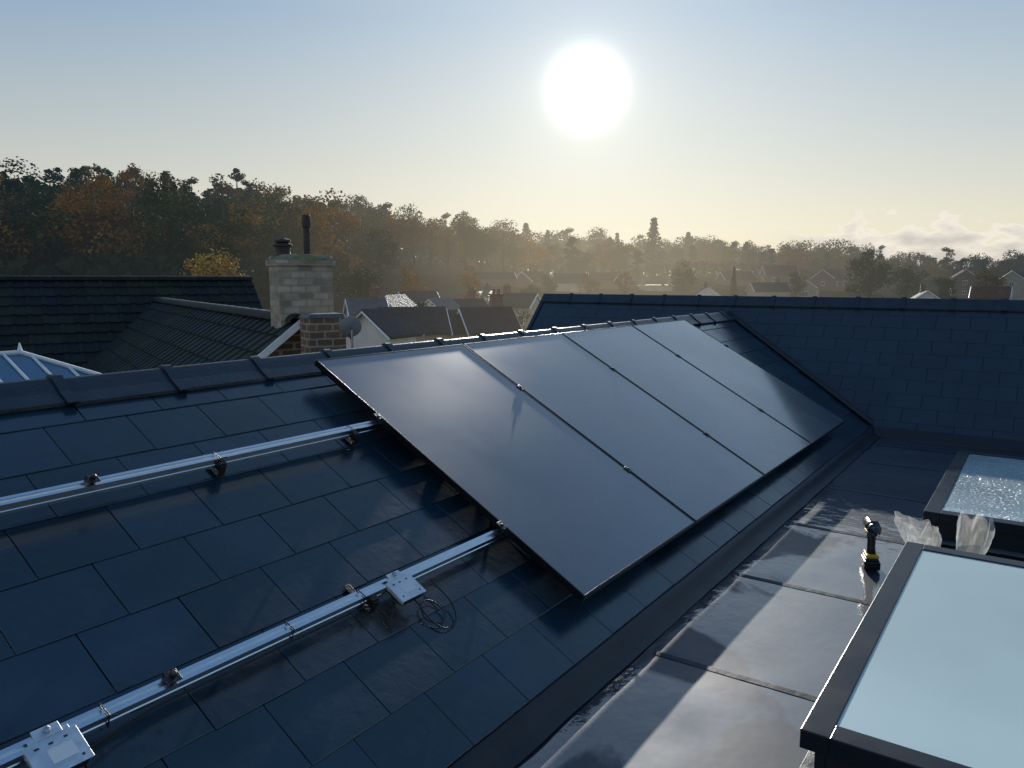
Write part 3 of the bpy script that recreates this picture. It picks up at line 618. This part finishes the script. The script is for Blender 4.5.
HS = [
 (380, 311, 30, 2.2, 2.6, 62, HW, RG, 'nearest white gabled house, right of the satellite dish', 38, False),
 (412, 309, 38, 3.6, 3.8, 14, HC, RG, 'dark roofed house right of the nearest white gabled one', 34, False),
 (450, 312, 40, 3.0, 3.2, 12, HC, RG, 'small dark roofed house in the middle of the valley group', 36, False),
 (486, 309, 40, 3.0, 3.6, 20, HC, RG, 'small dark roofed house just left of the wing roof, lowest of the valley group', 36, True),
 (366, 299, 55, 3, 3.4, 20, HW, RL, 'small white house behind the satellite dish'),
 (392, 296, 66, 4, 4, 62, HW, RL, 'small white walled house above the nearest white gabled one'),
 (418, 292, 80, 4.5, 4.5, 25, HC, RG, 'cream house seen over the dark roofs in the valley', 35, False),
 (440, 299, 58, 3.0, 3.2, 60, HW, RL, 'white gable end house seen over the dark roofs in the valley', 38, False),
 (464, 300, 62, 4.0, 4.2, 35, HC, RG, 'low cream house with dark roof between the valley gables'),
 (486, 292, 88, 4.5, 4, 65, HW, RL, 'white gable just above the low dark roofed valley houses'),
 (516, 294, 74, 5, 4, -25, HC, RG, 'cream house in the valley just above the wing roof corner'),
 (495, 273, 135, 8, 6, 10, HB, RG, 'leftmost brick house of the misty row below the sun'),
 (532, 272, 145, 7, 6, 50, HB, RR, 'gabled red roofed house in front of the misty trees at the centre'),
 (570, 274, 150, 8, 6, 5, HC, RG, 'cream house in the misty row at the centre'),
 (604, 273, 160, 8, 6, -35, HB, RR, 'rightmost brick house of the misty row at the centre'),
 (708, 288, 110, 3.6, 4.2, 70, HW, RG, 'small white gable just above the wing ridge, right of centre'),
 (735, 272, 180, 9, 7, 8, HB, RR, 'leftmost red roofed house on the right hand hillside'),
 (778, 266, 200, 10, 8, -6, HB, RR, 'long red brick house, the highest on the right hand hillside'),
 (768, 283, 140, 8, 5, 4, HC, RG, 'long low cream house below the red brick one'),
 (806, 280, 150, 5, 5, 62, HC, RR, 'cream gabled house with red roof right of the low cream one'),
 (828, 270, 185, 8, 7, 42, HB, RR, 'rightmost red roofed house of the hillside group right of centre'),
 (925, 291, 95, 3.4, 3.8, 70, HW, RG, 'small white gable above the wing ridge toward the right edge'),
 (962, 270, 200, 9, 7, 65, HB, RR, 'brick house with large gable near the right edge'),
 (990, 287, 100, 5, 4.5, -35, HB, RR, 'red roofed bungalow low at the right edge'),
 (1018, 271, 190, 9, 7, 30, HC, RG, 'cream house with dark roof at the right edge'),
 (655, 285, 160, 7, 6, 6, HC, RG, 'cream bungalow under the tall pine'),
]
for h in HS: far_house(*h)

# ------------------------------------------------------------------ trees
def tree_proto(kind, seed, leaf):
    r = random.Random(seed); root = empty('tree'); H = 13.0
    tb = MB(); blobs = []
    if kind == 'pine':
        root.name = 'pine_tree'
        tb.tube([(0, 0, 0), (.1, .1, H*.35), (-.1, .2, H*.7), (0, .1, H*.95)], [.28, .22, .14, .04], 6)
        for i in range(26):
            t = r.uniform(.22, 1.0); a = r.uniform(0, 6.28); rad = (2.9*max(.02, 1.06-t)**.6)*r.uniform(.15, 1.0); z = H*t
            blobs.append((Vector((rad*math.cos(a), rad*math.sin(a), z)), r.uniform(.7, 1.4)*(1.15-.4*t), .6))
            if i % 2: tb.tube([(0, .1, z-.5), (rad*.9*math.cos(a), rad*.9*math.sin(a), z-.1)], [.08, .03], 4)
        nl, ls = 74, (.28, .55)
    elif kind == 'conifer':
        root.name = 'conifer_tree'
        tb.tube([(0, 0, 0), (0, 0, H*.98)], [.28, .03], 6)
        for i in range(46):
            t = .14+.86*i/46; a = i*2.4; rad = 2.5*(1.02-t)*r.uniform(.45, 1.05); z = H*t
            blobs.append((Vector((rad*math.cos(a), rad*math.sin(a), z)), .35+1.15*(1.03-t), .6))
        nl, ls = 48, (.24, .50)
    elif kind == 'thin':
        root.name = 'broadleaf_tree'
        tb.tube([(0, 0, 0), (.1, 0, H*.2), (-.1, .1, H*.45), (0, .2, H*.8)], [.3, .22, .14, .04], 6)
        for i in range(18):
            e = r.uniform(-.9, 1.0); q = math.sqrt(max(0, 1-e*e)); a = r.uniform(0, 6.28); rad = r.uniform(.4, 1)
            c = Vector((3.4*rad*q*math.cos(a), 3.4*rad*q*math.sin(a), H*.56+5.0*rad*e)); blobs.append((c, r.uniform(.9, 1.5), .9))
            tb.tube([(0, 0, max(1, c.z-3)), c], [.09, .02], 4)
        nl, ls = 48, (.26, .46)
    else:
        root.name = 'broadleaf_tree'
        tb.tube([(0, 0, 0), (.1, 0, H*.2), (-.1, .1, H*.45), (0, .2, H*.75)], [.38, .3, .2, .06], 6)
        kx, ky, kz = r.uniform(3.2, 4.4), r.uniform(3.2, 4.4), r.uniform(4.5, 5.4)
        for i in range(26):
            a = r.uniform(0, 6.28); e = r.uniform(-1.0, 1.0); q = math.sqrt(max(0, 1-e*e)); rad = r.uniform(.40, 1.0)
            c = Vector((kx*rad*q*math.cos(a), ky*rad*q*math.sin(a), H*.53+kz*rad*e)); blobs.append((c, r.uniform(1.0, 2.0), .9))
            if i % 3 == 0: tb.tube([(0, 0, H*.2+r.uniform(0, 2)), c*.55+Vector((0, 0, H*.2)), c], [.13, .08, .03], 4)
        nl, ls = 100, (.28, .56)
    tb.build('trunk', M['bark'], root)
    cb = MB()
    for (c, br, fl) in blobs:
        for _ in range(nl):
            d = Vector((r.gauss(0, 1), r.gauss(0, 1), r.gauss(0, 1))).normalized()*br*r.uniform(.5, 1.08); d.z *= fl; p = c+d
            if p.z < .3: continue
            u = (Vector((r.gauss(0, 1), r.gauss(0, 1), r.gauss(0, 1))).normalized()+d.normalized()*1.1).normalized(); v = u.orthogonal().normalized(); s = r.uniform(*ls)
            v.rotate(Matrix.Rotation(r.uniform(0, 6), 3, u)); w_ = u.cross(v)
            cb.quad(p-v*s*.5, p+w_*s*.38, p+v*s*.5, p-w_*s*.38)
    cb.build('crown', leaf, root)
    return root
protos = {'pine': [tree_proto('pine', 100+i, M['leaf_pine']) for i in range(5)],
          'conifer': [tree_proto('conifer', 150+i, M['leaf_pine']) for i in range(2)],
          'green': [tree_proto('broad', 200+i, M['leaf_green']) for i in range(5)],
          'autumn': [tree_proto('broad', 300+i, M['leaf_autumn']) for i in range(4)]+[tree_proto('thin', 350, M['leaf_autumn'])],
          'gold': [tree_proto('broad', 400, M['leaf_gold'])]}
used = set()
def put(kind, px, d, toppy=None, H=None, label=None, group=None, wide=1.0, rr=rnd):
    pr = rr.choice(protos[kind])
    o = pr if pr.name not in used else copy_tree(pr)
    used.add(pr.name)
    p = wp(px, d); z0 = terrain(p)[0]-.3
    h = H if H else (zpx(toppy, d)-z0)
    k = h/(13.2 if kind in ('pine', 'conifer') else 12.6); o.location = (p.x, p.y, z0); o.rotation_euler = (0, 0, rr.uniform(0, 6.28)); o.scale = (k*wide, k*wide, k)
    if 'group' in o: del o['group']
    tag(o, label, 'tree', group)
def reg(px): return 'left hillside' if px < 340 else ('misty slope at the centre' if px < 660 else 'low ridge on the right')
KD = {'pine': 'dark pine', 'conifer': 'dark pointed conifer', 'green': 'dull green broadleaf tree', 'autumn': 'brown autumn tree'}
rt_ = random.Random(11)
for frac, step in ((1.08, 13), (1.0, 11.5), (.86, 15), (.70, 19), (.55, 26)):
    px = -110
    while px < 1120:
        D = interp(DD, px); left = px < 340
        if frac == 1.08 and px < 480: px += step; continue
        if frac == .55 and not (px < 400): px += step; continue
        if frac == .70 and 640 < px: px += step; continue
        x = px+rt_.uniform(-4, 4); sky = interp(SKY, x)+rt_.uniform(-13, 10)*(1 if left else .8)
        q = rt_.random()
        if frac > .95: kind = ('pine' if rt_.random() < .75 else 'conifer') if q < (.8 if left else .28) else ('green' if q < .85 else 'autumn')
        elif frac > .8: kind = 'pine' if q < (.40 if left else .12) else ('green' if q < .68 else 'autumn')
        else: kind = 'pine' if q < .06 else ('green' if q < .42 else 'autumn')
        d = D*frac*rt_.uniform(.97, 1.03)
        if frac > .95: H = None; top = sky
        else: H = rt_.uniform(8.5, 13.2) if left else rt_.uniform(8, 12); top = None
        where = {1.08: 'rising behind the skyline of the ', 1.0: 'on the skyline of the ', .86: 'just below the skyline of the ', .70: 'half way down the ', .55: 'in the front row of the '}[frac]+reg(px)
        put(kind, x, d, top, H, KD[kind]+' '+where, KD[kind]+'s '+where, rr=rt_, wide=rt_.uniform(.9, 1.5))
        px += step*(1 if left else .9)
put('conifer', 652, 215, 218, label='tall pointed conifer standing alone above the misty treeline right of the sun', rr=rt_, wide=1.25)
put('gold', 220, 62, 249, label='golden leaved tree lit by the sun behind the mossy tiled roof', rr=rt_, wide=1.25)
put('green', 868, 120, 247, label='large dark rounded tree on the right above the wing ridge', rr=rt_, wide=1.2)
put('green', 905, 135, 258, label='smaller dark tree touching the right side of the large rounded one', rr=rt_, wide=1.1)
put('conifer', 733, 130, 266, label='narrow dark conifer in front of the red roofed hillside houses', rr=rt_, wide=.7)
put('autumn', 470, 100, 266, label='orange brown tree in the valley left of the wing roof', rr=rt_)
put('autumn', 410, 95, 262, label='brown tree in the valley behind the nearest white gabled house', rr=rt_, wide=1.2)
put('green', 360, 75, 260, label='dark green tree right behind the pale brick chimney', rr=rt_, wide=1.3)
put('green', 530, 100, 280, label='low green tree at the top left corner of the wing roof', rr=rt_, wide=1.3)
put('autumn', 625, 120, 266, label='brown tree below the tall lone conifer, above the wing ridge', rr=rt_)
put('green', 682, 140, 262, label='green tree between the lone conifer and the red roofed houses', rr=rt_, wide=1.3)
put('autumn', 985, 140, 264, label='brown tree between the two houses at the right edge', rr=rt_)
put('green', 428, 52, 297, label='small green tree among the dark roofs in the valley', rr=rt_, wide=1.2)
put('green', 505, 60, 298, label='small dark tree beside the wing roof verge', rr=rt_, wide=1.3)
put('autumn', 478, 70, 288, label='small brown tree between the valley gables', rr=rt_, wide=1.3)
put('green', 548, 125, 274, label='dark green tree between the two middle houses of the misty row', rr=rt_, wide=1.2)
put('autumn', 588, 128, 272, label='brown tree hiding the gap beside the rightmost misty brick house', rr=rt_, wide=1.2)
put('green', 795, 145, 272, label='green tree standing between the low cream houses on the right', rr=rt_, wide=1.2)
put('green', 945, 130, 272, label='round green tree left of the large gabled brick house', rr=rt_, wide=1.2)
for k, v in protos.items():
    for o in v:
        if o.name not in used:
            for c in list(o.children): bpy.data.objects.remove(c)
            bpy.data.objects.remove(o)

# ------------------------------------------------------------------ world
w = bpy.data.worlds.new("World"); bpy.context.scene.world = w; w.use_nodes = True; nt = w.node_tree; N = nt.nodes; L = nt.links
bg = N['Background']
sk = N.new('ShaderNodeTexSky'); sk.sky_type = 'NISHITA'; sk.sun_disc = False; sk.sun_elevation = LAMP_EL; sk.sun_rotation = SUN_AZ-math.pi/2
sk.air_density = 1.0; sk.dust_density = .8; sk.ozone_density = 2.0
tc = N.new('ShaderNodeTexCoord'); dirv = tc.outputs['Generated']
def math_(op, a, b=None, clamp=False):
    n = N.new('ShaderNodeMath'); n.operation = op; n.use_clamp = clamp
    for i, v in enumerate((a, b)):
        if v is None: continue
        if isinstance(v, (int, float)): n.inputs[i].default_value = v
        else: L.new(v, n.inputs[i])
    return n.outputs[0]
def scale_(c, v):
    n = N.new('ShaderNodeVectorMath'); n.operation = 'SCALE'
    if isinstance(c, tuple): n.inputs[0].default_value = c
    else: L.new(c, n.inputs[0])
    if isinstance(v, (int, float)): n.inputs['Scale'].default_value = v
    else: L.new(v, n.inputs['Scale'])
    return n.outputs[0]
def add_(a, b):
    n = N.new('ShaderNodeVectorMath'); n.operation = 'ADD'; L.new(a, n.inputs[0]); L.new(b, n.inputs[1]); return n.outputs[0]
sp = N.new('ShaderNodeSeparateXYZ'); L.new(dirv, sp.inputs[0])
gr = N.new('ShaderNodeValToRGB'); e = gr.color_ramp.elements
e[0].position = 0; e[0].color = (.72, .62, .44, 1); e[1].position = 1; e[1].color = (.07, .16, .34, 1)
for p_, c_ in ((.06, (.67, .61, .48, 1)), (.16, (.46, .50, .49, 1)), (.30, (.22, .35, .50, 1)), (.50, (.15, .30, .52, 1))):
    q = e.new(p_); q.color = c_
L.new(sp.outputs[2], gr.inputs[0])
base = add_(scale_(sk.outputs[0], .020), scale_(gr.outputs[0], .92))
dt = N.new('ShaderNodeVectorMath'); dt.operation = 'DOT_PRODUCT'; L.new(dirv, dt.inputs[0]); dt.inputs[1].default_value = sundir(SUN_EL)
D = math_('MAXIMUM', dt.outputs['Value'], 0.0)
col = add_(base, scale_((1, .97, .88), math_('MULTIPLY', math_('POWER', D, 2300), 3.2)))
col = add_(col, scale_((1, .94, .80), math_('MULTIPLY', math_('POWER', D, 330), .16)))
col = add_(col, scale_((1, .90, .70), math_('MULTIPLY', math_('POWER', D, 45), .14)))
col = add_(col, scale_((1, .88, .66), math_('MULTIPLY', math_('POWER', D, 8), .26)))
mp = N.new('ShaderNodeMapping'); mp.inputs['Scale'].default_value = (11, 11, 26); L.new(dirv, mp.inputs[0])
cn = N.new('ShaderNodeTexNoise'); cn.inputs['Scale'].default_value = 2.0; cn.inputs['Detail'].default_value = 8; L.new(mp.outputs[0], cn.inputs['Vector'])
ca = HEAD-R(34); cd = N.new('ShaderNodeVectorMath'); cd.operation = 'DOT_PRODUCT'; L.new(dirv, cd.inputs[0]); cd.inputs[1].default_value = (math.cos(ca), math.sin(ca), 0)
azm = N.new('ShaderNodeMapRange'); azm.interpolation_type = 'SMOOTHSTEP'; azm.inputs[1].default_value = .955; azm.inputs[2].default_value = .988; L.new(cd.outputs['Value'], azm.inputs[0])
topz = math_('ADD', math_('MULTIPLY', math_('SUBTRACT', cn.outputs['Fac'], .5), .17), .062)
el = N.new('ShaderNodeMapRange'); el.interpolation_type = 'SMOOTHSTEP'; L.new(math_('SUBTRACT', topz, sp.outputs[2]), el.inputs[0]); el.inputs[1].default_value = -.001; el.inputs[2].default_value = .008
cf = math_('MULTIPLY', math_('MULTIPLY', el.outputs[0], azm.outputs[0]), .75)
cr = N.new('ShaderNodeValToRGB'); cr.color_ramp.elements[0].position = .0; cr.color_ramp.elements[0].color = (1.0, .92, .82, 1); cr.color_ramp.elements[1].position = .045; cr.color_ramp.elements[1].color = (.56, .53, .51, 1)
L.new(math_('SUBTRACT', topz, sp.outputs[2]), cr.inputs[0])
mx = N.new('ShaderNodeMix'); mx.data_type = 'RGBA'; L.new(cf, mx.inputs[0]); L.new(col, mx.inputs[6]); L.new(cr.outputs[0], mx.inputs[7])
L.new(mx.outputs[2], bg.inputs[0]); bg.inputs[1].default_value = 1.0

sl = bpy.data.lights.new('sun', 'SUN'); sl.energy = 4.6; sl.angle = R(.53); sl.color = (1, .95, .87)
so = bpy.data.objects.new('sun', sl); C.objects.link(so); so.rotation_euler = (-sundir(LAMP_EL)).to_track_quat('-Z', 'Y').to_euler()

# ------------------------------------------------------------------ camera
cam = bpy.data.cameras.new('camera'); co = bpy.data.objects.new('camera', cam); C.objects.link(co)
cam.sensor_width = 36; cam.lens = 36*F/1024; cam.clip_end = 12000; cam.clip_start = .05
co.location = CAM; co.rotation_euler = (math.pi/2-PITCH, 0, HEAD-math.pi/2)
bpy.context.scene.camera = co
vs = bpy.context.scene.view_settings; vs.view_transform = 'Standard'; vs.look = 'None'; vs.exposure = 0
